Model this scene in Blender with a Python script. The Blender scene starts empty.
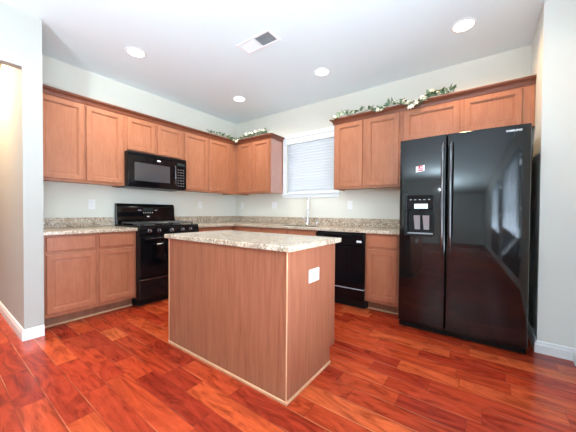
import bpy, bmesh, math, random
from mathutils import Vector, Matrix
random.seed(7)
SC = bpy.context.scene
COL = SC.collection
PI = math.pi

# ---------------------------------------------------------------- camera
CAM = (3.7405, -3.4692, 1.0844); YAW, PITCH, ROLL, FPX = -0.6302, -0.0156, 0.0068, 266.5175
cd = bpy.data.cameras.new('camera'); cam = bpy.data.objects.new('camera', cd); COL.objects.link(cam)
F0 = Vector((math.sin(YAW), math.cos(YAW), 0)); R0 = Vector((math.cos(YAW), -math.sin(YAW), 0)); U0 = Vector((0, 0, 1))
Fv = F0*math.cos(PITCH)+U0*math.sin(PITCH); Uv = -F0*math.sin(PITCH)+U0*math.cos(PITCH)
Rv = R0*math.cos(ROLL)+Uv*math.sin(ROLL); Uv2 = -R0*math.sin(ROLL)+Uv*math.cos(ROLL)
M = Matrix((Rv, Uv2, -Fv)).transposed().to_4x4(); M.translation = Vector(CAM)
cam.matrix_world = M
cd.sensor_width = 36.0; cd.lens = FPX/576*36.0; cd.clip_start = .02; cd.clip_end = 100
SC.camera = cam

# ---------------------------------------------------------------- world, lights, exposure
SC.view_settings.view_transform = 'Standard'; SC.view_settings.look = 'None'
SC.view_settings.gamma = 1.0; SC.view_settings.use_curve_mapping = False
SC.view_settings.exposure = 0.36
w = bpy.data.worlds.new('world'); SC.world = w; w.use_nodes = True
bg = w.node_tree.nodes['Background']; bg.inputs[0].default_value = (.86, .93, 1.0, 1); bg.inputs[1].default_value = .6

def area(name, loc, direction, sx, sy, power, color, shape='RECTANGLE', spread=PI):
    l = bpy.data.lights.new(name, 'AREA'); l.shape = shape; l.size = sx
    if shape in ('RECTANGLE', 'ELLIPSE'): l.size_y = sy
    l.energy = power; l.color = color; l.spread = spread
    o = bpy.data.objects.new(name, l); COL.objects.link(o)
    o.location = loc; o.rotation_euler = Vector(direction).to_track_quat('-Z', 'Y').to_euler()
    return o
H = 2.712
XR = 4.31           # wall on the right
YR = -6.6           # wall behind the camera
DAY = (.74, .87, 1.0)
area('daylight_kitchen_window', (1.61, .30, 1.80), (0, -1, 0), 1.1, 1.2, 3.4, (.90, .95, 1.0))
area('daylight_right_window_near', (4.50, -2.35, 1.3), (-1, .12, .62), .95, 1.8, 75, DAY, spread=math.radians(140))
area('daylight_right_window_far', (4.50, -3.75, 1.3), (-1, .12, .62), .95, 1.8, 75, DAY, spread=math.radians(140))
area('added_bounce_flash', (2.9, -4.7, 1.75), (-.12, .30, 1), .3, .3, 120, (.78, .91, 1.0), 'DISK')  # assumed flash behind the camera, added to brighten ceiling and walls
WARM = (1.0, .93, .82)

# ---------------------------------------------------------------- helpers
ORG = {}
def setp(o, label=None, cat=None, group=None, kind=None):
    if label: o['label'] = label
    if cat: o['category'] = cat
    if group: o['group'] = group
    if kind: o['kind'] = kind
    return o
def thing(name, loc, label, cat, group=None):
    o = bpy.data.objects.new(name, None); COL.objects.link(o); o.location = loc
    o.empty_display_size = .1
    ORG[o.name] = Vector(loc)
    return setp(o, label, cat, group)
def obj(name, bm, mat, parent=None, loc=None, smooth=False, label=None):
    """link a bmesh (world coordinates) as one mesh object"""
    bmesh.ops.recalc_face_normals(bm, faces=bm.faces)
    if parent is not None: org = ORG[parent.name]
    else: org = Vector(loc) if loc is not None else Vector((0, 0, 0))
    bmesh.ops.translate(bm, verts=bm.verts, vec=-org)
    me = bpy.data.meshes.new(name); bm.to_mesh(me); bm.free()
    if smooth:
        for p in me.polygons: p.use_smooth = True
        try: me.set_sharp_from_angle(angle=math.radians(35))
        except Exception: pass
    for m in (mat if isinstance(mat, (list, tuple)) else [mat]): me.materials.append(m)
    o = bpy.data.objects.new(name, me); COL.objects.link(o)
    if parent is not None: o.parent = parent
    else: o.location = org
    ORG[o.name] = org
    if label: o['label'] = label
    return o
def box(bm, p0, p1, bev=0.0, seg=1, mi=0):
    x0, x1 = sorted((p0[0], p1[0])); y0, y1 = sorted((p0[1], p1[1])); z0, z1 = sorted((p0[2], p1[2]))
    vs = [bm.verts.new(c) for c in ((x0,y0,z0),(x1,y0,z0),(x1,y1,z0),(x0,y1,z0),(x0,y0,z1),(x1,y0,z1),(x1,y1,z1),(x0,y1,z1))]
    fs = [bm.faces.new([vs[i] for i in q]) for q in ((0,3,2,1),(4,5,6,7),(0,1,5,4),(1,2,6,5),(2,3,7,6),(3,0,4,7))]
    for f in fs: f.material_index = mi
    if bev > 0:
        es = list({e for f in fs for e in f.edges})
        bmesh.ops.bevel(bm, geom=es, offset=bev, segments=seg, profile=.5, affect='EDGES')
    return fs
def B(p0, p1, bev=0.0, seg=1):
    bm = bmesh.new(); box(bm, p0, p1, bev, seg); return bm
def ringloop(bm, c, u, v, r, n):
    return [bm.verts.new(Vector(c)+u*(r*math.cos(2*PI*i/n))+v*(r*math.sin(2*PI*i/n))) for i in range(n)]
def frame_uv(d):
    d = Vector(d).normalized(); a = Vector((0, 0, 1)) if abs(d.z) < .9 else Vector((1, 0, 0))
    u = d.cross(a).normalized(); return d, u, d.cross(u).normalized()
def lathe(bm, base, axis, prof, n=24, cap=True):
    """prof: list of (distance along axis, radius)"""
    d, u, v = frame_uv(axis); rings = []
    for t, r in prof: rings.append(ringloop(bm, Vector(base)+d*t, u, v, max(r, 1e-4), n))
    for a, b in zip(rings, rings[1:]):
        for i in range(n): bm.faces.new((a[i], a[(i+1) % n], b[(i+1) % n], b[i]))
    if cap:
        bm.faces.new(rings[0]); bm.faces.new(rings[-1])
def cyl(bm, base, axis, r, h, n=20, r2=None):
    lathe(bm, base, axis, [(0, r), (h, r if r2 is None else r2)], n)
def tube(bm, pts, r, n=10):
    pts = [Vector(p) for p in pts]; rs = r if isinstance(r, (list, tuple)) else [r]*len(pts)
    rings = []; pu = None
    for i, p in enumerate(pts):
        t = (pts[min(i+1, len(pts)-1)]-pts[max(i-1, 0)]).normalized()
        if pu is None: _, u, v = frame_uv(t)
        else:
            u = (pu-t*pu.dot(t)).normalized(); v = t.cross(u).normalized()
        pu = u; rings.append(ringloop(bm, p, u, v, rs[i], n))
    for a, b in zip(rings, rings[1:]):
        for i in range(n): bm.faces.new((a[i], a[(i+1) % n], b[(i+1) % n], b[i]))
    bm.faces.new(rings[0]); bm.faces.new(rings[-1])
def sweep(bm, path, prof, closed_prof=True):
    """path: xy points, outward on the right-hand side of travel; prof: (outward, z) loop. mitred."""
    n = len(path); rings = []
    for i in range(n):
        p = Vector(path[i]); dirs = []
        if i > 0: dirs.append((Vector(path[i])-Vector(path[i-1])).normalized())
        if i < n-1: dirs.append((Vector(path[i+1])-Vector(path[i])).normalized())
        ns = [Vector((d.y, -d.x)) for d in dirs]
        if len(ns) == 1: m = ns[0]
        else:
            m = (ns[0]+ns[1]).normalized(); m = m/m.dot(ns[0])
        rings.append([bm.verts.new((p.x+m.x*o, p.y+m.y*o, z)) for o, z in prof])
    k = len(prof)
    for a, b in zip(rings, rings[1:]):
        for j in range(k if closed_prof else k-1):
            bm.faces.new((a[j], a[(j+1) % k], b[(j+1) % k], b[j]))
    bm.faces.new(rings[0]); bm.faces.new(rings[-1])

# wall-relative frames: (u along wall, d out into the room, z up)
FA = lambda u, d, z: (d, u, z)            # wall_left, u = world y
FB = lambda u, d, z: (u, -d, z)           # wall_back, u = world x

def panel(bm, fr, u0, u1, z0, z1, d0, d1, stile=.048, rail=None, flat=False):
    """a recessed-panel door (or slab drawer front) between depth d0 and d1"""
    if flat: steps = [(0, d0), (0, d1-.004), (.004, d1), (.012, d1)]
    else: steps = [(0, d0), (0, d1-.003), (.003, d1), (stile-.004, d1), (stile-.003, d1-.006), (stile+.006, d1-.007),
                   (stile+.008, d1-.016), (stile+.020, d1-.014)]
    loops = []
    for ins, d in steps:
        loops.append([bm.verts.new(fr(a, d, b)) for a, b in ((u0+ins, z0+ins), (u1-ins, z0+ins), (u1-ins, z1-ins), (u0+ins, z1-ins))])
    for a, b in zip(loops, loops[1:]):
        for i in range(4): bm.faces.new((a[i], a[(i+1) % 4], b[(i+1) % 4], b[i]))
    bm.faces.new(loops[0]); bm.faces.new(loops[-1])

# ---------------------------------------------------------------- materials
def mat(name, color=(.8,.8,.8), rough=.5, metal=0, spec=.5, coat=0, coatr=.05):
    m = bpy.data.materials.new(name); m.use_nodes = True
    b = m.node_tree.nodes['Principled BSDF']
    b.inputs['Base Color'].default_value = (*color, 1); b.inputs['Roughness'].default_value = rough
    b.inputs['Metallic'].default_value = metal; b.inputs['Specular IOR Level'].default_value = spec
    b.inputs['Coat Weight'].default_value = coat; b.inputs['Coat Roughness'].default_value = coatr
    return m
class NT:
    def __init__(s, m): s.m = m; s.t = m.node_tree; s.b = s.t.nodes['Principled BSDF']
    def n(s, typ, **kw):
        nd = s.t.nodes.new(typ)
        for k, v in kw.items():
            if isinstance(k, str) and hasattr(nd, k): setattr(nd, k, v)
        return nd
    def l(s, a, b): s.t.links.new(a, b)
    def math(s, op, a, b=None, c=None):
        nd = s.t.nodes.new('ShaderNodeMath'); nd.operation = op
        for i, x in enumerate((a, b, c)):
            if x is None: continue
            if hasattr(x, 'links') or isinstance(x, bpy.types.NodeSocket): s.l(x, nd.inputs[i])
            else: nd.inputs[i].default_value = x
        return nd.outputs[0]
    def ramp(s, fac, stops):
        nd = s.t.nodes.new('ShaderNodeValToRGB'); cr = nd.color_ramp
        while len(cr.elements) > 1: cr.elements.remove(cr.elements[-1])
        cr.elements[0].position = stops[0][0]; cr.elements[0].color = (*stops[0][1], 1)
        for p, c in stops[1:]:
            e = cr.elements.new(p); e.color = (*c, 1)
        s.l(fac, nd.inputs[0]); return nd.outputs[0]
    def coords(s, scale=(1,1,1), loc=(0,0,0)):
        g = s.t.nodes.new('ShaderNodeNewGeometry'); mp = s.t.nodes.new('ShaderNodeMapping')
        mp.inputs['Scale'].default_value = scale; mp.inputs['Location'].default_value = loc
        s.l(g.outputs['Position'], mp.inputs[0]); return mp.outputs[0]
    def noise(s, vec, scale, detail=4, rough=.55, dist=0):
        nd = s.t.nodes.new('ShaderNodeTexNoise'); nd.inputs['Scale'].default_value = scale
        nd.inputs['Detail'].default_value = detail; nd.inputs['Roughness'].default_value = rough
        nd.inputs['Distortion'].default_value = dist; s.l(vec, nd.inputs['Vector']); return nd.outputs[0]
    def mix(s, fac, a, b, mode='MIX'):
        nd = s.t.nodes.new('ShaderNodeMix'); nd.data_type = 'RGBA'; nd.blend_type = mode
        for i, x in ((0, fac), (6, a), (7, b)):
            if isinstance(x, bpy.types.NodeSocket): s.l(x, nd.inputs[i])
            elif i == 0: nd.inputs[0].default_value = x
            else: nd.inputs[i].default_value = (*x, 1)
        return nd.outputs[2]
    def bump(s, h, strength=.2, dist=.002):
        nd = s.t.nodes.new('ShaderNodeBump'); nd.inputs['Strength'].default_value = strength
        nd.inputs['Distance'].default_value = dist; s.l(h, nd.inputs['Height']); s.l(nd.outputs[0], s.b.inputs['Normal'])

def wood(name, dark, mid, light, scale=(14, 14, 1.1), rough=.38, blotch=.5, contrast=1.0, fine=55):
    m = mat(name, mid, rough, spec=.4); N = NT(m)
    v = N.coords(scale)
    a = N.noise(v, 1.6, 5, .6, .6)
    c1 = N.ramp(a, [(.5-.22/contrast, dark), (.5, mid), (.5+.22/contrast, light)])
    f = N.noise(N.coords((fine, fine, 2.2)), 2.0, 3, .6)
    c2 = N.mix(.35, c1, N.ramp(f, [(.35, dark), (.62, light)]))
    b = N.noise(N.coords((3, 3, 2.2)), 1.4, 2, .5)
    c3 = N.mix(N.math('MULTIPLY', b, blotch), c2, mid)
    N.l(c3, N.b.inputs['Base Color']); N.bump(f, .06, .001)
    return m
M_CAB = wood('maple cabinet stain', (.30,.098,.046), (.395,.150,.074), (.48,.205,.108), scale=(9, 9, 3), contrast=.8)
M_BASE = wood('maple base cabinet stain', (.30,.090,.043), (.39,.134,.067), (.465,.182,.096), scale=(9, 9, 3), contrast=.8)
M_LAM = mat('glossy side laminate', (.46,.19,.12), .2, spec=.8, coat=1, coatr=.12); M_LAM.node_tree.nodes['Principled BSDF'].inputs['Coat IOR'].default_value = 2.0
M_CROWN = wood('crown stain', (.10,.028,.013), (.18,.052,.024), (.26,.082,.038), scale=(2, 2, 20))
M_ISL = wood('island veneer', (.22,.068,.034), (.31,.108,.056), (.40,.155,.084), scale=(22, 22, 1.3), rough=.45, blotch=.3, contrast=1.15, fine=75)
M_TRIMW = wood('light wood strip', (.50,.25,.13), (.62,.34,.19), (.7,.42,.25), rough=.5)
M_TOE = wood('toe board', (.22,.085,.045), (.29,.12,.066), (.36,.16,.09), rough=.5)

def wallpaint(name, c, rough=.75):
    m = mat(name, c, rough, spec=.25); N = NT(m)
    N.bump(N.noise(N.coords((1,1,1)), 220, 2), .05, .001); return m
M_WALL = wallpaint('warm grey wall paint', (.75,.735,.65))
M_STUB = wallpaint('wall paint lightened for dim pier', (.80,.82,.78))  # colour raised to make up for the pier getting only bounced light
M_CEIL = wallpaint('ceiling white', (.79,.90,.93), .85)
M_HALL = wallpaint('wall paint darkened for bright stub', (.46,.455,.415))  # wall paint darkened in colour to offset strong light on the stub end
M_WHITE = mat('white trim gloss', (.84,.86,.87), .35)
M_PLATE = mat('white plastic', (.86,.86,.84), .35)
M_SLOT = mat('outlet slot', (.12,.12,.12), .6)

def granite():
    m = mat('speckled granite', (.6,.55,.48), .18, spec=.5); N = NT(m)
    v = N.coords((1,1,1))
    big = N.noise(v, 9, 4, .6, .4)
    base = N.ramp(big, [(.32, (.33,.24,.165)), (.5, (.50,.39,.28)), (.68, (.62,.50,.38))])
    s1 = N.noise(v, 60, 3, .65); s2 = N.noise(v, 120, 2, .6)
    base = N.mix(N.ramp(s1, [(.52, (0,0,0)), (.60, (1,1,1))]), base, (.70,.60,.48))
    base = N.mix(N.ramp(s1, [(.36, (1,1,1)), (.43, (0,0,0))]), base, (.24,.16,.11))
    base = N.mix(N.ramp(s2, [(.31, (1,1,1)), (.39, (0,0,0))]), base, (.09,.085,.085))
    vo = N.t.nodes.new('ShaderNodeTexVoronoi'); vo.inputs['Scale'].default_value = 55; N.l(v, vo.inputs['Vector'])
    base = N.mix(N.ramp(vo.outputs['Distance'], [(.10, (.8,.8,.8)), (.2, (0,0,0))]), base, (.30,.27,.25))
    N.l(base, N.b.inputs['Base Color']); return m
M_GRAN = granite()

def floor_mat():
    m = mat('cherry plank floor', (.5,.1,.04), .3, spec=.45); N = NT(m)
    g = N.n('ShaderNodeNewGeometry'); sp = N.n('ShaderNodeSeparateXYZ'); N.l(g.outputs['Position'], sp.inputs[0])
    x, y = sp.outputs[0], sp.outputs[1]
    W, L = .127, 1.05
    yr = N.math('DIVIDE', N.math('ADD', y, 20*W+.009), W); row = N.math('FLOOR', yr); fy = N.math('FRACT', yr)
    wn = N.n('ShaderNodeTexWhiteNoise'); wn.noise_dimensions = '1D'; N.l(row, wn.inputs['W'])
    xr = N.math('DIVIDE', N.math('ADD', x, N.math('MULTIPLY', wn.outputs['Value'], 7.3)), L)
    # two boards of unequal length to each module
    k = N.math('FLOOR', xr); fx0 = N.math('FRACT', xr)
    wb = N.n('ShaderNodeTexWhiteNoise'); wb.noise_dimensions = '2D'; cb = N.n('ShaderNodeCombineXYZ'); N.l(row, cb.inputs[0]); N.l(k, cb.inputs[1]); N.l(cb.outputs[0], wb.inputs['Vector'])
    cut = N.math('ADD', N.math('MULTIPLY', wb.outputs['Value'], .5), .25)
    half = N.math('GREATER_THAN', fx0, cut)
    idx = N.math('ADD', N.math('MULTIPLY', k, 2), half)
    ci = N.n('ShaderNodeCombineXYZ'); N.l(row, ci.inputs[0]); N.l(idx, ci.inputs[1])
    wc = N.n('ShaderNodeTexWhiteNoise'); wc.noise_dimensions = '2D'; N.l(ci.outputs[0], wc.inputs['Vector'])
    rnd = wc.outputs['Value']
    # seams
    e1 = N.math('MINIMUM', fy, N.math('SUBTRACT', 1, fy))
    e1 = N.math('MULTIPLY', e1, W)
    e2 = N.math('MINIMUM', N.math('MINIMUM', fx0, N.math('SUBTRACT', 1, fx0)), N.math('ABSOLUTE', N.math('SUBTRACT', fx0, cut)))
    e2 = N.math('MULTIPLY', e2, L)
    e = N.math('MINIMUM', e1, e2)
    # grain, shifted per board
    sh = N.n('ShaderNodeVectorMath'); sh.operation = 'ADD'; off = N.n('ShaderNodeVectorMath'); off.operation = 'SCALE'
    N.l(wc.outputs['Color'], off.inputs[0]); off.inputs['Scale'].default_value = 30
    N.l(g.outputs['Position'], sh.inputs[0]); N.l(off.outputs[0], sh.inputs[1])
    mp = N.n('ShaderNodeMapping'); mp.inputs['Scale'].default_value = (1.5, 6, 1); N.l(sh.outputs[0], mp.inputs[0])
    fig = N.noise(mp.outputs[0], 1.5, 5, .62, 2.6)
    mp2 = N.n('ShaderNodeMapping'); mp2.inputs['Scale'].default_value = (5, 70, 1); N.l(sh.outputs[0], mp2.inputs[0])
    fine = N.noise(mp2.outputs[0], 1.5, 4, .6, .3)
    base = N.ramp(rnd, [(0, (.29,.024,.010)), (.3, (.37,.035,.012)), (.6, (.44,.052,.015)), (.88, (.52,.078,.021)), (1, (.57,.105,.030))])
    dark = N.ramp(fig, [(.36, (.50,.42,.42)), (.46, (.82,.80,.80)), (.56, (1.06,1.08,1.08)), (.68, (1.25,1.4,1.4))])
    c = N.mix(.85, base, dark, 'MULTIPLY')
    c = N.mix(.22, c, N.ramp(fine, [(.32, (.35,.3,.3)), (.6, (1.1,1.1,1.1))]), 'MULTIPLY')
    seam = N.ramp(e, [(0.0, (1,1,1)), (.0022, (0,0,0))])
    lit = N.ramp(N.math('ABSOLUTE', N.math('SUBTRACT', N.math('MULTIPLY', fy, W), .0045)), [(0, (.5,.5,.5)), (.0035, (0,0,0))])  # light catching the board edge, painted as a bright line beside the seam
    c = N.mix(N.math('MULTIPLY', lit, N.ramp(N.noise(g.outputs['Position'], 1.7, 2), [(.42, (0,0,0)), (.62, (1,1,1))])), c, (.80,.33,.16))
    c = N.mix(N.math('MULTIPLY', seam, .6), c, (.13,.022,.012))
    N.l(c, N.b.inputs['Base Color'])
    N.b.inputs['Roughness'].default_value = .24
    hh = N.math('MINIMUM', N.math('MULTIPLY', e, 200), 1)
    N.bump(hh, .10, .0008)
    return m
M_FLOOR = floor_mat()

M_BLK = mat('gloss black enamel', (.005,.005,.006), .08, spec=.3)
M_BLKF = mat('black fridge finish', (.004,.006,.007), .06, spec=.65); M_BLKF.node_tree.nodes['Principled BSDF'].inputs['IOR'].default_value = 1.5
M_BLKM = mat('satin black plastic', (.007,.007,.008), .35, spec=.25)
M_IRON = mat('cast iron', (.035,.035,.037), .28, spec=.8)
M_GLS = mat('dark oven glass', (.003,.003,.004), .05, spec=.3)
M_MWG = mat('microwave window mesh', (.05,.055,.06), .12, spec=.9)
M_STEEL = mat('stainless steel', (.62,.63,.64), .25, metal=1)
M_CHROME = mat('brushed chrome', (.75,.75,.76), .16, metal=1)
M_HANDLE = mat('black chrome handle', (.16,.16,.17), .12, metal=.9)
M_GREY = mat('grey marking', (.45,.46,.47), .4)
M_BADGE = mat('silver badge lettering', (.75,.76,.78), .3, metal=.3)
M_RED = mat('red sticker', (.60,.02,.05), .4)
M_LEAF = mat('leaf green', (.09,.17,.075), .55)
M_LEAF2 = mat('dusty green leaf', (.27,.40,.25), .6)
M_CREAM = mat('cream petals', (.88,.84,.70), .6)
M_YEL = mat('flower centre', (.70,.55,.15), .6)
M_TWIG = mat('vine stem', (.13,.09,.05), .7)
M_DUCT = mat('duct interior', (.22,.22,.23), .8)
M_CAN = mat('reflector white', (.85,.85,.83), .3)
M_SINK = M_STEEL
def emis(name, c, s):
    m = mat(name, c, .5); b = m.node_tree.nodes['Principled BSDF']
    b.inputs['Emission Color'].default_value = (*c, 1); b.inputs['Emission Strength'].default_value = s; return m
M_LAMP = emis('lit lamp lens', (1, .95, .86), 6)
M_CLOCK = mat('clock display', (.02,.03,.03), .2)
def blindmat():
    m = mat('white faux wood slat', (.82,.84,.86), .5); N = NT(m)
    tr = N.n('ShaderNodeBsdfTranslucent'); tr.inputs[0].default_value = (.9,.93,.96,1)
    mx = N.n('ShaderNodeMixShader'); mx.inputs[0].default_value = .5
    out = N.t.nodes['Material Output']
    N.l(N.b.outputs[0], mx.inputs[1]); N.l(tr.outputs[0], mx.inputs[2]); N.l(mx.outputs[0], out.inputs[0]); return m
M_SLAT = blindmat()
def glassmat():
    m = mat('window glass', (1,1,1), .02); N = NT(m)
    t = N.n('ShaderNodeBsdfTransparent'); gl = N.n('ShaderNodeBsdfGlossy'); gl.inputs['Roughness'].default_value = .02
    fr = N.n('ShaderNodeFresnel'); fr.inputs[0].default_value = 1.45
    mx = N.n('ShaderNodeMixShader'); N.l(fr.outputs[0], mx.inputs[0]); N.l(t.outputs[0], mx.inputs[1]); N.l(gl.outputs[0], mx.inputs[2])
    N.l(mx.outputs[0], N.t.nodes['Material Output'].inputs[0]); return m
M_GLASS = glassmat()
M_SHEER = blindmat(); M_SHEER.name = 'sheer curtain'; [setattr(n_.inputs[0], 'default_value', .85) for n_ in M_SHEER.node_tree.nodes if n_.type == 'MIX_SHADER']

# ---------------------------------------------------------------- room shell
XL = -2.6; T = .12
XS0, XS1 = .60, .68          # left partition plane (stub end / header)
YS0, YS1 = -2.980, -2.855    # stub wall
def struct(name, bm, m):
    o = obj(name, bm, m); o['kind'] = 'structure'; return o
struct('floor', B((XL-T, YR-T, -.1), (XR+T, T, 0)), M_FLOOR)
struct('ceiling', B((XL-T, YR-T, H), (XR+T, T, H+.1)), M_CEIL)
def wall_with_holes(name, axis, a0, a1, c0, c1, holes, m):
    """axis 'x': wall runs along x between a0..a1, thickness c0..c1 in y (and the other way round for 'y')"""
    bm = bmesh.new()
    def bx(u0, u1, z0, z1):
        if u1-u0 < 1e-4 or z1-z0 < 1e-4: return
        if axis == 'x': box(bm, (u0, c0, z0), (u1, c1, z1))
        else: box(bm, (c0, u0, z0), (c1, u1, z1))
    cur = a0
    for (u0, u1, z0, z1) in sorted(holes):
        bx(cur, u0, 0, H); bx(u0, u1, 0, z0); bx(u0, u1, z1, H); cur = u1
    bx(cur, a1, 0, H)
    return struct(name, bm, m)
WX0, WX1, WZ0, WZ1 = 1.18, 2.04, 1.375, 2.245
wall_with_holes('wall_back', 'x', -T, XR+T, 0, T, [(WX0, WX1, WZ0, WZ1)], M_WALL)
struct('wall_left', B((-T, YS1, 0), (0, 0, H)), M_WALL)
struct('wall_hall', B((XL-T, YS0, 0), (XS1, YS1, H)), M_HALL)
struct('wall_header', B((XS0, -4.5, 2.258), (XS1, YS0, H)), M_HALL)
wall_with_holes('wall_left_rear', 'y', YR, -4.5, XS0, XS1, [], M_STUB)
struct('wall_hall_end', B((XL-T, YR, 0), (XL, YS0, H)), M_STUB)
struct('wall_pier', B((4.10, -.64, 0), (XR, 0, H)), M_STUB)
RW = [(-4.2, -3.3, .42, 2.2), (-2.8, -1.9, .42, 2.2)]
wall_with_holes('wall_right', 'y', YR, 0, XR, XR+T, RW, M_STUB)
wall_with_holes('wall_rear', 'x', XL-T, XR+T, YR-T, YR, [], M_STUB)
# baseboards
BP = [(0, 0), (.016, 0), (.016, .062), (.012, .072), (.010, .086), (.004, .092), (0, .092)]
def baseboard(name, path):
    bm = bmesh.new(); sweep(bm, path, BP); struct(name, bm, M_WHITE)
baseboard('baseboard_left', [(XL, YS0), (XS1, YS0), (XS1, YS1)])
baseboard('baseboard_right', [(4.10, 0), (4.10, -.64), (XR, -.64), (XR, YR)])
baseboard('baseboard_left_rear', [(XS0, -4.5), (XS1, -4.5), (XS1, YR)])

# kitchen window
win = bpy.data.objects.new('window_1', None); COL.objects.link(win); ORG['window_1'] = Vector((1.61, 0, 1.3)); win.location = (1.61, 0, 1.3); win['kind'] = 'structure'
bm = bmesh.new(); cw = .066
box(bm, (WX0-cw, -.018, WZ0), (WX0, -.0005, WZ1+cw), .003); box(bm, (WX1, -.018, WZ0), (WX1+cw, -.0005, WZ1+cw), .003)
box(bm, (WX0, -.018, WZ1), (WX1, -.0005, WZ1+cw), .003)
obj('window_casing', bm, M_WHITE, win)
bm = bmesh.new(); box(bm, (WX0-cw-.012, -.040, WZ0-.020), (WX1+cw+.012, -.0005, WZ0), .004); box(bm, (WX0-cw, -.018, WZ0-.072), (WX1+cw, -.0005, WZ0-.021), .003)
obj('window_sill', bm, M_WHITE, win)
bm = bmesh.new()
for a, b, c, d in ((WX0, WX0+.04, WZ0, WZ1), (WX1-.04, WX1, WZ0, WZ1), (WX0+.04, WX1-.04, WZ0, WZ0+.04), (WX0+.04, WX1-.04, WZ1-.04, WZ1)):
    box(bm, (a, .075, c), (b, .11, d))
obj('window_frame', bm, M_WHITE, win)
obj('window_glass', B((WX0+.035, .090, WZ0+.035), (WX1-.035, .094, WZ1-.035)), M_GLASS, win)
# blind
bl = thing('window_blind', (1.61, .03, WZ0), 'white horizontal slat blind, closed, in the window over the sink', 'blind')
bm = bmesh.new(); box(bm, (WX0+.006, -.012, WZ1-.085), (WX1-.006, .055, WZ1-.004), .004)
obj('head_rail', bm, M_WHITE, bl)
bm = bmesh.new(); z = WZ0+.04; ns = 0
while z < WZ1-.095:
    ang = math.radians(62); c = Vector((0, .028, z)); hw = .0245
    dy, dz = hw*math.cos(ang), hw*math.sin(ang)
    th = .0024
    vs = []
    for sx_ in (WX0+.008, WX1-.008):
        for (a, b) in ((-1, -1), (1, -1), (1, 1), (-1, 1)):
            vs.append(bm.verts.new((sx_, .028 + a*dy - b*th*math.sin(ang), z + a*dz + b*th*math.cos(ang))))
    for q in ((0,1,2,3),(4,7,6,5),(0,4,5,1),(1,5,6,2),(2,6,7,3),(3,7,4,0)): bm.faces.new([vs[i] for i in q])
    z += .0430; ns += 1
obj('slats', bm, M_SLAT, bl)
bm = bmesh.new(); box(bm, (WX0+.008, .010, WZ0+.003), (WX1-.008, .046, WZ0+.018), .003)
obj('bottom_rail', bm, M_WHITE, bl)
for x_ in (WX0+.14, WX1-.14):
    bm = bmesh.new(); tube(bm, [(x_, .001, WZ0+.015), (x_, .001, WZ1-.09)], .0012, 6); obj('ladder_cord', bm, M_WHITE, bl)

# side and rear windows (seen only as reflections)
def plain_window(name, axis, u0, u1, z0, z1, c, bars):
    o = bpy.data.objects.new(name, None); COL.objects.link(o); ORG[name] = Vector((0,0,0)); o['kind'] = 'structure'
    bm = bmesh.new()
    def bx(a, b, p, q, d0, d1):
        if axis == 'y': box(bm, (c-d0, a, p), (c+d1, b, q))
        else: box(bm, (a, c-d0, p), (b, c+d1, q))
    f = .05
    for a, b, p, q in ((u0, u0+f, z0, z1), (u1-f, u1, z0, z1), (u0+f, u1-f, z0, z0+f), (u0+f, u1-f, z1-f, z1)): bx(a, b, p, q, .02, .03)
    for b_ in bars: bx(b_-.02, b_+.02, z0+f, z1-f, .015, .02)
    bx(u0+f, u1-f, (z0+z1)/2-.02, (z0+z1)/2+.02, .012, .018)
    obj('window_frame', bm, M_WHITE, o)
for i, (a, b, p, q) in enumerate(RW):
    plain_window('window_%d' % (i+2), 'y', a, b, p, q, XR+.05, [])
    bm = bmesh.new(); pr = None
    for k in range(73):
        y_ = a-.06+(b-a+.12)*k/72; x_ = XR-.045+.016*math.sin(k*1.31)+.006*math.sin(k*.53)
        cu = (bm.verts.new((x_, y_, p-.22)), bm.verts.new((x_, y_, q+.06)))
        if pr: bm.faces.new((pr[0], cu[0], cu[1], pr[1]))
        pr = cu
    so = obj('sheer_curtain', bm, M_SHEER, bpy.data.objects['window_%d' % (i+2)], smooth=True)
    md = so.modifiers.new('thickness', 'SOLIDIFY'); md.thickness = .001

# ---------------------------------------------------------------- upper cabinets
UZ0, UZ1, UD, DD = 1.378, 2.225, .312, .332
def upper(name, fr, u0, u1, z0, z1, doors, label, dz0=None, side=None):
    base = fr((u0+u1)/2, UD/2, z0)
    t = thing(name, base, label, 'cabinet')
    bm = bmesh.new()
    a = fr(u0+.0008, .002, z0+.014); b = fr(u1-.0008, UD-.019, z1); box(bm, a, b)
    # face frame with lip below
    a = fr(u0+.0008, UD-.019, z0); b = fr(u1-.0008, UD, z1); box(bm, a, b, .0015)
    # side lips
    for s in (u0+.0008, u1-.0168): box(bm, fr(s, .002, z0), fr(s+.016, UD-.019, z0+.014))
    obj('cabinet_body', bm, M_CAB, t)
    for (d0, d1) in doors:
        bm = bmesh.new(); panel(bm, fr, d0, d1, dz0 or z0+.026, 2.198, UD+.0005, DD)
        obj('door', bm, M_CAB, t)
    return t
upper('wall_cabinet', FA, -2.852, -2.058, UZ0, UZ1, [(-2.826, -2.459), (-2.437, -2.085)],
      'wooden wall cabinet with two tall doors between the wall end and the microwave')
upper('wall_cabinet', FA, -2.058, -1.298, 1.792, UZ1, [(-2.032, -1.697), (-1.665, -1.322)],
      'short wooden wall cabinet with two small doors directly above the microwave')
upper('wall_cabinet', FA, -1.298, -.3115, UZ0, UZ1, [(-1.272, -.894), (-.857, -.470)],
      'wooden wall cabinet with two tall doors right of the microwave, reaching the corner')
upper('wall_cabinet', FB, .3125, 1.100, UZ0, UZ1, [(.402, .690), (.738, 1.072)],
      'wooden wall cabinet left of the window with its pale side panel showing')
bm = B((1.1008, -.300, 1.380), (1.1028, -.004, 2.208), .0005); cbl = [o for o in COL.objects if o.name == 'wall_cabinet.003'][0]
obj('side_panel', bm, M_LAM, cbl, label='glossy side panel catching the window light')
upper('wall_cabinet', FB, 2.170, 3.000, UZ0, UZ1, [(2.200, 2.555), (2.607, 2.975)],
      'wooden wall cabinet with two tall doors between the window and the refrigerator')
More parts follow.
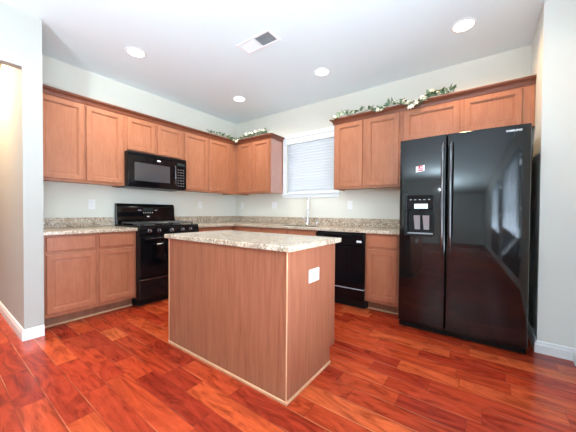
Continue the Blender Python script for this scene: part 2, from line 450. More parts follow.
upper('wall_cabinet', FB, 3.000, 4.0985, 1.850, UZ1, [(3.030, 3.543), (3.580, 4.010)],
      'short wide wooden wall cabinet above the black refrigerator')
CP = [(-.02, 2.2255), (.010, 2.2255), (.012, 2.231), (.018, 2.235), (.026, 2.244), (.034, 2.253), (.040, 2.257), (.044, 2.263), (.044, 2.271), (-.02, 2.271)]
CP2 = [(o_, z_ - (.0) ) for o_, z_ in CP]
# small frieze below the crown is part of the moulding profile
CP = [(.0008, 2.212), (.008, 2.212), (.010, 2.222), (.013, 2.232), (.020, 2.246), (.030, 2.256), (.038, 2.260), (.040, 2.265), (.046, 2.266), (.046, 2.278), (-.03, 2.278), (-.03, 2.2258), (.0008, 2.2258)]
bm = bmesh.new(); sweep(bm, [(UD, -2.853), (UD, -UD), (1.1035, -UD), (1.1035, -.002)], CP)
o = obj('crown_moulding', bm, M_CROWN, loc=(UD, -UD, 2.206)); setp(o, 'dark wooden crown moulding along the top of the cabinets left of the window', 'moulding')
bm = bmesh.new(); sweep(bm, [(2.1695, -.002), (2.1695, -UD), (4.0985, -UD)], CP)
o = obj('crown_moulding', bm, M_CROWN, loc=(3.1, -UD, 2.206)); setp(o, 'dark wooden crown moulding along the top of the cabinets right of the window', 'moulding')

# ---------------------------------------------------------------- base cabinets
CZ0, CZ1 = .862, .895; BD, BF = .608, .628
def basecab(fr, u0, u1, cells, label, mirror_toe=True, name='base_cabinet', body_d=BD):
    """cells: (u0,u1,kind) kind 'd' drawer+door, 'f' false drawer front + door, 'p' plain"""
    t = thing(name, fr((u0+u1)/2, BD/2, 0), label, 'cabinet')
    bm = bmesh.new()
    if 'sink' in label:
        zt = CZ0-.0005
        box(bm, fr(u0+.0008, .002, .115), fr(u1-.0008, BD-.019, .131)); box(bm, fr(u0+.0008, .002, .131), fr(u1-.0008, .008, zt))
        box(bm, fr(u0+.0008, .008, .131), fr(u0+.016, BD-.019, zt)); box(bm, fr(u1-.016, .008, .131), fr(u1-.0008, BD-.019, zt))
    else: box(bm, fr(u0+.0008, .002, .115), fr(u1-.0008, BD-.019, CZ0-.0005))
    box(bm, fr(u0+.0008, BD-.019, .112), fr(u1-.0008, BD, CZ0-.0005), .0015)
    obj('cabinet_body', bm, M_BASE, t)
    obj('toe_kick', B(fr(u0+.001, .05, 0), fr(u1-.001, .505, .1145)), M_TOE, t)
    bm = bmesh.new(); box(bm, fr(u0+.001, .5055, 0.0005), fr(u1-.001, .518, .018), .004); obj('shoe_moulding', bm, M_TRIMW, t, label='pale wooden shoe moulding along the floor')
    for a, b, k in cells:
        if k in 'df':
            bm = bmesh.new(); panel(bm, fr, a, b, .712, .838, BD+.0005, BF, flat=True); obj('drawer', bm, M_BASE, t)
        if k in 'dfo':
            bm = bmesh.new(); panel(bm, fr, a, b, .150, .682, BD+.0005, BF); obj('door', bm, M_BASE, t)
    return t
basecab(FA, -2.852, -2.062, [(-2.826, -2.452, 'd'), (-2.420, -2.088, 'd')],
        'wooden base cabinet with two drawers and two doors left of the range')
basecab(FA, -1.292, -.640, [(-1.262, -.700, 'd')], 'wooden base cabinet between the range and the corner')
basecab(FB, .002, 1.190, [(.700, 1.165, 'd')], 'wooden corner base cabinet behind the island, left of the sink cabinet')
basecab(FB, 1.192, 2.098, [(1.215, 1.63, 'f'), (1.66, 2.072, 'f')], 'wooden sink cabinet under the window, left of the dishwasher')
basecab(FB, 2.708, 3.072, [(2.738, 3.046, 'd')], 'narrow wooden base cabinet between the dishwasher and the refrigerator')

# ---------------------------------------------------------------- countertops
def slab(bm, x0, x1, y0, y1, z0=CZ0, z1=CZ1, bev=.005): box(bm, (x0, y0, z0), (x1, y1, z1), bev, 2)
t = thing('countertop', (.33, -2.457, CZ0), 'short granite countertop with backsplash between the wall end and the range', 'countertop')
bm = bmesh.new(); slab(bm, .003, .650, -2.852, -2.061); obj('worktop', bm, M_GRAN, t)
bm = bmesh.new(); box(bm, (.003, -2.852, CZ1+.0005), (.022, -2.061, 1.002), .002); obj('backsplash', bm, M_GRAN, t)
t = thing('countertop', (1.6, -.33, CZ0), 'L-shaped granite countertop running around the corner and under the window to the refrigerator', 'countertop')
bm = bmesh.new()
SX0, SX1, SY0, SY1 = 1.27, 2.00, -.52, -.13
outer = [(.003, -.003), (.003, -1.293), (.650, -1.293), (.650, -.650), (3.078, -.650), (3.078, -.003)]
# build from rectangles around the sink hole (flush, welded)
def grid_slab(bm, xs, ys, keep):
    V = {}
    def v(x, y, z):
        k = (round(x, 4), round(y, 4), z)
        if k not in V: V[k] = bm.verts.new((x, y, z))
        return V[k]
    cells = {(i, j) for i in range(len(xs)-1) for j in range(len(ys)-1) if keep((xs[i]+xs[i+1])/2, (ys[j]+ys[j+1])/2)}
    for i, j in cells:
        x0, x1, y0, y1 = xs[i], xs[i+1], ys[j], ys[j+1]
        bm.faces.new((v(x0,y0,CZ1), v(x1,y0,CZ1), v(x1,y1,CZ1), v(x0,y1,CZ1)))
        bm.faces.new((v(x0,y0,CZ0), v(x0,y1,CZ0), v(x1,y1,CZ0), v(x1,y0,CZ0)))
        for (di, dj, a, b) in ((-1,0,(x0,y0),(x0,y1)), (1,0,(x1,y0),(x1,y1)), (0,-1,(x0,y0),(x1,y0)), (0,1,(x0,y1),(x1,y1))):
            if (i+di, j+dj) not in cells:
                bm.faces.new((v(*a,CZ0), v(*b,CZ0), v(*b,CZ1), v(*a,CZ1)))
grid_slab(bm, [.003, .650, SX0, SX1, 3.078], [-1.293, -.650, SY0, SY1, -.003],
          lambda x, y: not (x > .65 and y < -.65) and not (SX0 < x < SX1 and SY0 < y < SY1))
bmesh.ops.recalc_face_normals(bm, faces=bm.faces)
es = [e for e in bm.edges if len(e.link_faces) == 2 and e.calc_face_angle(0) > .5 and all(v_.co.z > CZ1-.001 for v_ in e.verts)]
bmesh.ops.bevel(bm, geom=es, offset=.004, segments=2, affect='EDGES', profile=.5)
obj('worktop', bm, M_GRAN, t)
bm = bmesh.new(); box(bm, (.003, -1.293, CZ1+.0005), (.022, -.0225, 1.002), .002); box(bm, (.003, -.022, CZ1+.0005), (3.078, -.003, 1.002), .002)
obj('backsplash', bm, M_GRAN, t)

# sink and tap
t = thing('sink', (1.635, -.325, .70), 'stainless steel sink set into the countertop under the window', 'sink')
bm = bmesh.new(); g = .002
for (a, b) in (((SX0+.004, SY0+.004, .70), (SX1-.004, SY1-.004, .704)),):
    box(bm, a, b)
for a, b in (((SX0+.004, SY0+.004, .704), (SX0+.008, SY1-.004, CZ0+.02)), ((SX1-.008, SY0+.004, .704), (SX1-.004, SY1-.004, CZ0+.02)),
             ((SX0+.008, SY0+.004, .704), (SX1-.008, SY0+.008, CZ0+.02)), ((SX0+.008, SY1-.008, .704), (SX1-.008, SY1-.004, CZ0+.02))): box(bm, a, b)
obj('basin', bm, M_SINK, t)
bm = bmesh.new(); lathe(bm, (1.635, -.325, .7042), (0,0,1), [(0, .045), (.003, .045), (.004, .03), (.002, .01)], 20); obj('drain', bm, M_CHROME, t, smooth=True)
fx, fy_ = 1.632, -.075
t = thing('kitchen_faucet', (fx, fy_, CZ1), 'tall single-lever chrome faucet standing behind the sink', 'faucet')
bm = bmesh.new(); lathe(bm, (fx, fy_, CZ1+.0003), (0,0,1), [(0, .030), (.006, .030), (.012, .024), (.02, .020), (.14, .017), (.16, .014)], 20); obj('base', bm, M_CHROME, t, smooth=True)
bm = bmesh.new(); pts = [(fx, fy_, CZ1+.15), (fx, fy_, CZ1+.34)]
for k in range(1, 9):
    a = PI*k/8*.92; q_ = .045-.045*math.cos(a); pts.append((fx+.53*q_, fy_-.85*q_, CZ1+.34+.055*math.sin(a)))
tube(bm, pts, .0115, 12); obj('spout', bm, M_CHROME, t, smooth=True)
e_ = pts[-1]
bm = bmesh.new(); lathe(bm, e_, (.05, -.08, -1), [(-.01, .012), (.0, .017), (.09, .019), (.125, .021), (.13, .017)], 16); obj('spray_head', bm, M_PLATE, t, smooth=True, label='white spray head')
bm = bmesh.new(); tube(bm, [(fx-.015, fy_, CZ1+.05), (fx-.04, fy_-.01, CZ1+.06), (fx-.085, fy_-.02, CZ1+.135)], [.010, .008, .007], 10)
obj('lever', bm, M_CHROME, t, smooth=True)
t = thing('soap_dispenser', (1.79, -.075, CZ1), 'short chrome soap dispenser right of the faucet', 'dispenser')
bm = bmesh.new(); lathe(bm, (1.79, -.075, CZ1+.0003), (0,0,1), [(0, .020), (.006, .020), (.01, .013), (.05, .012), (.055, .016), (.075, .015), (.08, .008)], 16); obj('pump', bm, M_CHROME, t, smooth=True)
bm = bmesh.new(); tube(bm, [(1.79, -.08, CZ1+.068), (1.79, -.12, CZ1+.072), (1.79, -.135, CZ1+.062)], .006, 8); obj('nozzle', bm, M_CHROME, t, smooth=True)

# ---------------------------------------------------------------- island
IX0, IX1, IY0, IY1 = 1.661, 2.865, -2.275, -1.677
t = thing('kitchen_island', ((IX0+IX1)/2, (IY0+IY1)/2, 0), 'wood-veneered kitchen island standing alone in the middle of the floor', 'island')
bm = bmesh.new(); box(bm, (IX0, IY0, 0), (IX1, IY1-.075, CZ0-.0005)); box(bm, (IX0, IY1-.075, .112), (IX1, IY1, CZ0-.0005))
bmesh.ops.remove_doubles(bm, verts=bm.verts, dist=.0001)
obj('cabinet_body', bm, M_ISL, t)
for a, b in ((IX0+.03, 2.05), (2.07, 2.45), (2.47, IX1-.03)):
    FI = lambda u, d, z: (u, IY1+d, z)
    bm = bmesh.new(); panel(bm, FI, a, b, .712, .838, .0005, .02, flat=True); obj('drawer', bm, M_BASE, t)
    bm = bmesh.new(); panel(bm, FI, a, b, .150, .682, .0005, .02); obj('door', bm, M_BASE, t)
for (x_, y_) in ((IX0, IY0), (IX1, IY0)):
    bm = bmesh.new(); sx_ = -1 if x_ == IX0 else 1
    box(bm, (x_-.0035, y_-.0035, .001), (x_+.0035, y_+.0035, CZ0-.001), .0012); obj('corner_strip', bm, M_TRIMW, t, label='pale wooden strip down the corner')
bm = bmesh.new()
box(bm, (IX1+.0005, IY0-.012, .0005), (IX1+.012, IY1-.076, .020), .004); obj('base_trim', bm, M_TRIMW, t)
bm = bmesh.new()
box(bm, (IX0-.002, IY0-.012, .0005), (IX1, IY0-.0005, .020), .004); obj('base_trim', bm, M_TRIMW, t)
bm = bmesh.new(); slab(bm, 1.632, 2.900, -2.302, -1.640, bev=.006)
o = obj('island_countertop', bm, M_GRAN, loc=(2.25, -1.97, CZ0)); setp(o, 'rectangular speckled granite top lying on the kitchen island', 'countertop')
t = thing('blank_wall_plate', (IX1+.004, -1.973, .669), 'square white cover plate on the right side of the kitchen island', 'outlet')
bm = bmesh.new(); box(bm, (IX1+.0005, -2.046, .636), (IX1+.007, -1.921, .720), .003, 2); obj('plate', bm, M_PLATE, t)
bm = bmesh.new()
for y_ in (-2.008, -1.960): box(bm, (IX1+.007, y_-.0165, .648), (IX1+.009, y_+.0165, .708), .001)
obj('insert', bm, M_PLATE, t)

# ---------------------------------------------------------------- wall outlets
def outlet(fr, u, z, label, wide=False, switch=False):
    t = thing('wall_outlet' if not switch else 'light_switch', fr(u, .003, z), label, 'outlet' if not switch else 'switch')
    hw = .058 if wide else .035
    bm = bmesh.new(); box(bm, fr(u-hw, .0005, z-.057), fr(u+hw, .006, z+.057), .0025, 2); obj('cover_plate', bm, M_PLATE, t)
    for uu in ((u-.023, u+.023) if wide else (u,)):
        if switch:
            obj('rocker', B(fr(uu-.016, .006, z-.033), fr(uu+.016, .009, z+.033), .001), M_PLATE, t)
        else:
            for dz in (-.021, .021):
                s = obj('socket', B(fr(uu-.016, .006, z+dz-.014), fr(uu+.016, .0085, z+dz+.014), .002), M_PLATE, t)
                bm = bmesh.new()
                for du in (-.006, .006): box(bm, fr(uu+du-.001, .0085, z+dz-.002), fr(uu+du+.001, .0088, z+dz+.007))
                obj('slot', bm, M_SLOT, s)
outlet(FA, -2.29, 1.157, 'white wall outlet above the short countertop left of the range')
outlet(FA, -.79, 1.187, 'white wall outlet on the left wall between the range and the corner')
outlet(FB, .172, 1.190, 'white wall outlet on the back wall nearest the corner')
outlet(FB, .933, 1.190, 'wide white switch plate on the back wall below the cabinet left of the window', wide=True, switch=True)
outlet(FB, 2.266, 1.184, 'white wall outlet on the back wall right of the window above the dishwasher')

# ---------------------------------------------------------------- range
RY0, RY1 = -2.0575, -1.2965
t = thing('gas_range', (.33, -1.677, 0), 'black gas range with knobs and raised back panel, left of the corner countertop', 'stove')
bm = bmesh.new(); box(bm, (.03, RY0, .075), (.640, RY1, .900), .003); obj('range_body', bm, M_BLK, t)
bm = bmesh.new(); box(bm, (.08, RY0+.02, .0005), (.60, RY1-.02, .075)); obj('plinth', bm, M_BLKM, t)
bm = bmesh.new(); box(bm, (.03, RY0, .9005), (.668, RY1, .914), .004, 2); ct = obj('cooktop', bm, M_BLK, t)
# front parts
def prism_y(bm, prof, y0, y1):
    a = [bm.verts.new((x_, y0, z_)) for x_, z_ in prof]; b = [bm.verts.new((x_, y1, z_)) for x_, z_ in prof]
    k = len(prof)
    for i in range(k): bm.faces.new((a[i], a[(i+1) % k], b[(i+1) % k], b[i]))
    bm.faces.new(a); bm.faces.new(b)
bm = bmesh.new(); prism_y(bm, [(.6405, .806), (.682, .806), (.686, .815), (.683, .845), (.672, .895), (.667, .8995), (.6405, .8995)], RY0+.001, RY1-.001)
cp = obj('control_panel', bm, M_BLK, t, smooth=True)
for k, y_ in enumerate((-1.945, -1.835, -1.680, -1.535, -1.425)):
    ax = Vector((1, 0, .25)).normalized(); b0 = Vector((.682, y_, .853))
    bm = bmesh.new(); lathe(bm, b0, ax, [(0, .024), (.006, .024), (.008, .019), (.026, .017), (.029, .014)], 20)
    kn = obj('knob', bm, M_HANDLE, t, smooth=True)
    bm = bmesh.new(); u_ = b0+ax*.029; box(bm, (u_.x-.001, y_-.0015, u_.z-.012), (u_.x+.003, y_+.0015, u_.z+.014)); obj('knob_mark', bm, M_GREY, kn)
bm = bmesh.new(); box(bm, (.6405, RY0+.004, .332), (.678, RY1-.004, .800), .006, 2); dr = obj('oven_door', bm, M_BLK, t)
bm = bmesh.new(); box(bm, (.6782, RY0+.13, .47), (.6802, RY1-.13, .70), .001); obj('oven_window', bm, M_GLS, dr)
bm = bmesh.new(); tube(bm, [(.715, RY0+.05, .768), (.718, -1.677, .770), (.715, RY1-.05, .768)], .012, 12)
for y_ in (RY0+.07, RY1-.07): box(bm, (.678, y_-.012, .760), (.712, y_+.012, .778), .003)
obj('door_handle', bm, M_BLK, dr, smooth=True)
bm = bmesh.new(); box(bm, (.6405, RY0+.004, .080), (.676, RY1-.004, .318), .006, 2); dd = obj('drawer', bm, M_BLK, t)
bm = bmesh.new(); box(bm, (.676, RY0+.012, .300), (.688, RY1-.012, .314), .004, 2); obj('drawer_pull', bm, M_HANDLE, dd)
bm = bmesh.new(); prism_y(bm, [(.030, .9145), (.115, .9145), (.118, .94), (.100, 1.00), (.098, 1.02), (.092, 1.12), (.082, 1.160), (.066, 1.176), (.046, 1.178), (.030, 1.172)], RY0+.001, RY1-.001)
bk = obj('back_panel', bm, M_BLK, t, smooth=True)
bm = bmesh.new(); box(bm, (.0905, -1.745, 1.075), (.0965, -1.605, 1.120), .002); obj('clock_display', bm, M_CLOCK, bk)
for k in range(5):
    bm = bmesh.new(); cyl(bm, (.0955, -1.735+k*.029, 1.060), (1, 0, .05), .006, .004, 10); obj('button', bm, M_GREY, bk)
for y_ in (-1.80, -1.78, -1.58, -1.56):
    bm = bmesh.new(); box(bm, (.094, y_-.006, 1.088), (.0975, y_+.006, 1.100)); obj('button', bm, M_GREY, bk)
bm = bmesh.new(); lathe(bm, (.100, -1.677, 1.010), (1, 0, .1), [(0, .018), (.0025, .018)], 20)
bmesh.ops.scale(bm, verts=bm.verts, vec=(1, 1, .36), space=Matrix.Translation((-.1, 1.677, -1.010))); obj('logo_badge', bm, M_PLATE, bk)
for (x_, y_, r_) in ((.22, -1.86, .038), (.50, -1.86, .045), (.22, -1.495, .045), (.50, -1.495, .038)):
    bm = bmesh.new(); lathe(bm, (x_, y_, .9142), (0,0,1), [(0, r_+.02), (.004, r_+.018), (.006, r_), (.016, r_), (.018, r_-.006), (.022, r_-.008), (.023, .004)], 24)
    obj('burner', bm, M_IRON, t, smooth=True)
for (y0, y1) in ((RY0+.045, -1.690), (-1.664, RY1-.045)):
    bm = bmesh.new(); z0, z1 = .932, .946; bw = .006
    ym = (y0+y1)/2
    for y_ in (y0, ym, y1): box(bm, (.135, y_-bw, z0), (.600, y_+bw, z1), .002)
    for x_ in (.135, .25, .37, .49, .600): box(bm, (x_-bw, y0-bw, z0), (x_+bw, y1+bw, z1), .002)
    for x_ in (.140, .595):
        for y_ in (y0, y1): box(bm, (x_-.007, y_-.007, .9142), (x_+.007, y_+.007, z0+.002))
    obj('grate', bm, M_IRON, t)

# ---------------------------------------------------------------- microwave
MY0, MY1, MZ0, MZ1 = -2.0565, -1.2995, 1.372, 1.7895
t = thing('microwave', (.20, -1.678, MZ0), 'black over-the-range microwave mounted under the short cabinet', 'microwave')
bm = bmesh.new(); box(bm, (.003, MY0, MZ0+.012), (.372, MY1, MZ1), .002); obj('microwave_body', bm, M_BLKM, t)
bm = bmesh.new(); box(bm, (.02, MY0+.006, MZ0), (.385, MY1-.006, MZ0+.0115), .003); bp = obj('bottom_panel', bm, M_BLKM, t)
bm = bmesh.new(); box(bm, (.3725, MY0, 1.758), (.402, MY1, MZ1), .003)
for k in range(3): box(bm, (.402, MY0+.02, 1.763+k*.008), (.406, MY1-.02, 1.766+k*.008))
obj('vent_grille', bm, M_BLKM, t)
bm = bmesh.new(); box(bm, (.3725, MY0, MZ0+.013), (.400, -1.452, 1.756), .005, 2); dr = obj('door', bm, M_BLK, t)
bm = bmesh.new(); box(bm, (.4002, -1.985, 1.448), (.402, -1.540, 1.665), .0008); obj('door_window', bm, M_MWG, dr)
bm = bmesh.new()
for a, b in (((.4002, -2.010, 1.428), (.404, -1.990, 1.685)), ((.4002, -1.535, 1.428), (.404, -1.515, 1.685)), ((.4002, -1.990, 1.670), (.404, -1.535, 1.685)), ((.4002, -1.990, 1.428), (.404, -1.535, 1.443))): box(bm, a, b, .001)
obj('window_rim', bm, M_BLK, dr)
bm = bmesh.new(); tube(bm, [(.404, -1.475, 1.455), (.425, -1.475, 1.475), (.430, -1.475, 1.57), (.425, -1.475, 1.665), (.404, -1.475, 1.685)], .010, 12); obj('door_handle', bm, M_HANDLE, dr, smooth=True)
bm = bmesh.new(); lathe(bm, (.4002, -1.690, 1.718), (1,0,0), [(0, .026), (.003, .026)], 24)
bmesh.ops.scale(bm, verts=bm.verts, vec=(1, 1, .38), space=Matrix.Translation((-.4, 1.690, -1.718))); obj('logo_badge', bm, M_PLATE, dr, label='small white oval badge')
bm = bmesh.new(); box(bm, (.3725, -1.450, MZ0+.013), (.400, MY1, 1.756), .004, 2); pn = obj('control_panel', bm, M_BLK, t)
bm = bmesh.new(); box(bm, (.4002, -1.435, 1.695), (.4018, -1.325, 1.735)); obj('display', bm, M_CLOCK, pn)
M_KEY = mat('dim key print', (.10,.10,.105), .5)
for r_ in range(7):
    for c_ in range(3):
        bm = bmesh.new(); box(bm, (.4002, -1.432+c_*.037, 1.42+r_*.036), (.4014, -1.408+c_*.037, 1.434+r_*.036)); obj('key', bm, M_KEY, pn)

# ---------------------------------------------------------------- dishwasher
DX0, DX1 = 2.1005, 2.7055
t = thing('dishwasher', (2.403, -.33, 0), 'black built-in dishwasher under the countertop between the island and the narrow base cabinet', 'dishwasher')
bm = bmesh.new(); box(bm, (DX0+.004, -.600, .10), (DX1-.004, -.03, .855)); obj('tub', bm, M_BLKM, t)
bm = bmesh.new(); box(bm, (DX0+.006, -.56, .0005), (DX1-.006, -.10, .0995)); obj('toe_kick', bm, M_BLKM, t)
bm = bmesh.new(); box(bm, (DX0+.002, -.636, .232), (DX1-.002, -.6005, .705), .003); dr = obj('door', bm, M_BLK, t)
bm = bmesh.new(); box(bm, (DX0+.002, -.632, .105), (DX1-.002, -.6005, .222), .003); obj('lower_panel', bm, M_BLK, t)
bm = bmesh.new(); box(bm, (DX0+.003, -.634, .2225), (DX1-.003, -.6005, .2315)); obj('trim_line', bm, M_GREY, t, label='thin pale metal line')
bm = bmesh.new(); box(bm, (DX0+.002, -.642, .710), (DX1-.002, -.6005, .842), .006, 2); cp = obj('control_panel', bm, M_BLK, t)
bm = bmesh.new(); box(bm, (2.620, -.6435, .748), (2.675, -.642, .772), .0006); obj('label_plate', bm, M_PLATE, cp, label='small white oval badge')
bm = bmesh.new(); box(bm, (2.24, -.646, .820), (2.56, -.642, .834), .0015); obj('latch_grip', bm, M_BLKM, cp)

# ---------------------------------------------------------------- refrigerator
FX0, FX1, FZ1 = 3.100, 4.030, 1.762
FXC = (FX0+FX1)/2
def fyf(x_): return -.816 + (x_-FXC)**2/(2*4.3)
t = thing('refrigerator', (FXC, -.43, 0), 'tall black side-by-side refrigerator with ice and water dispenser at the end of the counter', 'refrigerator')
bm = bmesh.new(); box(bm, (FX0+.004, -.715, .03), (FX1-.004, -.06, 1.748), .004); obj('cabinet_case', bm, M_BLKM, t)
for x_ in (FX0+.06, FX1-.06):
    for y_ in (-.66, -.12):
        bm = bmesh.new(); cyl(bm, (x_, y_, .0003), (0,0,1), .02, .031, 12); obj('leveling_foot', bm, M_BLKM, t)
bm = bmesh.new(); box(bm, (FX0+.006, -.775, .012), (FX1-.006, -.716, .056), .004)
for k in range(3): box(bm, (FX0+.02, -.779, .018+k*.012), (FX1-.02, -.775, .023+k*.012))
obj('base_grille', bm, M_BLKM, t)
for x_ in (FX0+.05, FXC-.09, FX1-.05):
    bm = bmesh.new(); box(bm, (x_-.035, -.76, 1.7485), (x_+.035, -.68, 1.765), .004); obj('hinge_cover', bm, M_BLKM, t)
DSP = (3.160, 3.400, .880, 1.245)   # dispenser opening
def door_mesh(x0, x1, z0, z1, hole=None):
    bm = bmesh.new(); yb = -.720
    xs = [x0, x0+.004, x0+.012]+[x0+.012+(x1-x0-.024)*k/14 for k in range(1, 14)]+[x1-.012, x1-.004, x1]
    zs = [z0, z0+.004, z0+.010, z1-.010, z1-.004, z1]
    if hole:
        xs = [q for q in xs if abs(q-hole[0]) > .008 and abs(q-hole[1]) > .008]+[hole[0], hole[1]]; zs += [hole[2], hole[3]]
    xs.sort(); zs.sort(); V = {}
    def edge_in(x_, z_):
        d = min(x_-x0, x1-x_, z_-z0, z1-z_)
        return .010 if d < .001 else (.003 if d < .006 else 0)
    for i, x_ in enumerate(xs):
        for j, z_ in enumerate(zs): V[i, j] = bm.verts.new((x_, fyf(x_)+edge_in(x_, z_), z_))
    for i in range(len(xs)-1):
        for j in range(len(zs)-1):
            cx_, cz_ = (xs[i]+xs[i+1])/2, (zs[j]+zs[j+1])/2
            if hole and hole[0] < cx_ < hole[1] and hole[2] < cz_ < hole[3]: continue
            bm.faces.new((V[i, j], V[i+1, j], V[i+1, j+1], V[i, j+1]))
    bv = {}
    def back(i, j):
        if (i, j) not in bv: bv[i, j] = bm.verts.new((xs[i], yb, zs[j]))
        return bv[i, j]
    nx, nz = len(xs)-1, len(zs)-1
    per = [(i, 0) for i in range(nx)]+[(nx, j) for j in range(nz)]+[(i, nz) for i in range(nx, 0, -1)]+[(0, j) for j in range(nz, 0, -1)]
    for a, b in zip(per, per[1:]+per[:1]): bm.faces.new((V[a], V[b], back(*b), back(*a)))
    bm.faces.new([back(*p) for p in per])
    if hole:   # recess walls
        hx0, hx1, hz0, hz1 = hole; yd = -.735
        f = [V[xs.index(hx0), zs.index(hz0)]]
        ih0, ih1, jh0, jh1 = xs.index(hx0), xs.index(hx1), zs.index(hz0), zs.index(hz1)
        ring = [(i, jh0) for i in range(ih0, ih1)]+[(ih1, j) for j in range(jh0, jh1)]+[(i, jh1) for i in range(ih1, ih0, -1)]+[(ih0, j) for j in range(jh1, jh0, -1)]
        bk = {p: bm.verts.new((xs[p[0]], yd, zs[p[1]])) for p in ring}
        for a, b in zip(ring, ring[1:]+ring[:1]): bm.faces.new((V[a], V[b], bk[b], bk[a]))
        bm.faces.new([bk[p] for p in ring])
    return bm
XSM = 3.487
dl = obj('freezer_door', door_mesh(FX0, XSM-.003, .062, FZ1, DSP), M_BLKF, t, smooth=True)
drt = obj('refrigerator_door', door_mesh(XSM+.003, FX1, .062, FZ1), M_BLKF, t, smooth=True)
def fhandle(x_, door):
    y0 = fyf(x_); bm = bmesh.new(); pts = []
    zt, zb_ = 1.680, .790
    pts.append((x_, y0-.001, zt)); pts.append((x_, y0-.030, zt-.004)); pts.append((x_, y0-.050, zt-.035))
    for k in range(9):
        f = (k+.5)/9; pts.append((x_, y0-.052-.012*math.sin(PI*f), zt-.05-(zt-zb_-.10)*f))
    pts.append((x_, y0-.050, zb_+.035)); pts.append((x_, y0-.030, zb_+.004)); pts.append((x_, y0-.001, zb_))
    tube(bm, pts, .0125, 12); obj('handle', bm, M_HANDLE, door, smooth=True)
fhandle(3.462, dl); fhandle(3.522, drt)
# dispenser
ds = bmesh.new(); yf = fyf(3.28)-.006
x0, x1, z0, z1 = DSP
for a, b in (((x0-.010, yf, z0-.010), (x0+.012, -.737, z1+.010)), ((x1-.012, yf, z0-.010), (x1+.010, -.737, z1+.010)), ((x0+.012, yf, z0-.010), (x1-.012, -.737, z0+.012)), ((x0+.012, yf, z1-.004), (x1-.012, -.737, z1+.010))): box(ds, a, b, .003, 2)
ds = obj('dispenser_frame', ds, M_BLKM, dl)
bm = bmesh.new(); box(bm, (x0+.012, yf+.001, 1.120), (x1-.012, -.737, z1-.004), .002); obj('dispenser_panel', bm, M_GLS, dl)
bm = bmesh.new(); box(bm, (3.235, yf-.0012, 1.122), (3.345, yf+.001, 1.165)); obj('dispenser_label', bm, M_PLATE, dl, label='white sticker with grey lines on the dispenser')
bm = bmesh.new()
for k in range(5): box(bm, (3.195+k*.038, yf+.0002, 1.200), (3.212+k*.038, yf+.001, 1.206))
for k in range(8): box(bm, (3.243+k*.012, yf-.0018, 1.138), (3.251+k*.012, yf-.0011, 1.150))
obj('dispenser_markings', bm, M_GREY, dl)
bm = bmesh.new(); box(bm, (x0+.014, -.742, z0+.014), (x1-.014, -.7355, 1.118)); obj('dispenser_recess', bm, M_BLKM, dl)
bm = bmesh.new()
for xa in (3.225, 3.300):
    vs = [bm.verts.new(p) for p in ((xa, -.790, 1.06), (xa+.055, -.790, 1.06), (xa+.050, -.750, .93), (xa+.005, -.750, .93), (xa, -.786, 1.06), (xa+.055, -.786, 1.06), (xa+.050, -.746, .93), (xa+.005, -.746, .93))]
    for q in ((0,1,2,3),(4,7,6,5),(0,4,5,1),(1,5,6,2),(2,6,7,3),(3,7,4,0)): bm.faces.new([vs[i] for i in q])
obj('dispenser_paddle', bm, mat('satin silver', (.40,.41,.42), .45, metal=.6), dl, label='silver dispenser paddles')
bm = bmesh.new(); cyl(bm, (3.280, -.780, 1.118), (0,0,-1), .026, .035, 16, .018); obj('dispenser_nozzle', bm, M_BLKM, dl)
bm = bmesh.new(); box(bm, (x0+.016, yf+.006, z0+.012), (x1-.016, -.743, z0+.020), .002); obj('drip_tray', bm, M_GREY, dl)
def text_mesh(name, s, size, origin, mat_, parent, ext=.0006, bold=.0, width=None):
    c = bpy.data.curves.new(name, 'FONT'); c.body = s; c.size = size; c.extrude = ext; c.offset = bold; c.align_x = 'LEFT'
    to = bpy.data.objects.new(name+'_tmp', c); COL.objects.link(to)
    dg = bpy.context.evaluated_depsgraph_get(); me = bpy.data.meshes.new_from_object(to.evaluated_get(dg))
    bpy.data.objects.remove(to); bpy.data.curves.remove(c)
    xs_ = [v_.co.x for v_ in me.vertices]; w_ = max(xs_)-min(xs_); k = (width/w_) if width else 1
    bm = bmesh.new(); bm.from_mesh(me); bpy.data.meshes.remove(me)
    for v_ in bm.verts:
        x_ = origin[0]+v_.co.x*k; v_.co = Vector((x_, fyf(x_)-.0008-v_.co.z, origin[2]+v_.co.y))
    return obj(name, bm, mat_, parent)
text_mesh('badge_lettering', 'SAMSUNG', .020, (3.880, 0, 1.712), M_BADGE, drt, bold=.0007, width=.095)
# magnet
bm = bmesh.new(); xa, xb, za, zb2 = 3.243, 3.315, 1.452, 1.505
N_ = 6; F = []
for k in range(N_+1):
    x_ = xa+(xb-xa)*k/N_; tz = .010*(x_-xa)/(xb-xa)
    F.append([bm.verts.new((x_, fyf(x_)-d, z_)) for d in (.0006, .0022) for z_ in (za+tz, zb2+tz)])
for a, b in zip(F, F[1:]):
    for i, j in ((0, 1), (1, 3), (3, 2), (2, 0)): bm.faces.new((a[i], a[j], b[j], b[i]))
bm.faces.new((F[0][0], F[0][1], F[0][3], F[0][2])); bm.faces.new((F[-1][0], F[-1][1], F[-1][3], F[-1][2]))
mg = thing('refrigerator_magnet', ((xa+xb)/2, fyf(3.28)-.001, za), 'small red and white rectangular magnet on the left door of the refrigerator', 'magnet')
obj('backing', bm, M_PLATE, mg)
bm = bmesh.new()
for (a, b, c, d) in ((3.264, 3.313, 1.482, 1.510), (3.262, 3.312, 1.463, 1.476), (3.247, 3.256, 1.465, 1.472)):
    y_ = fyf((a+b)/2)-.0032; box(bm, (a, y_, c), (b, y_+.0018, d))
obj('red_print', bm, M_RED, mg)
bm = bmesh.new()
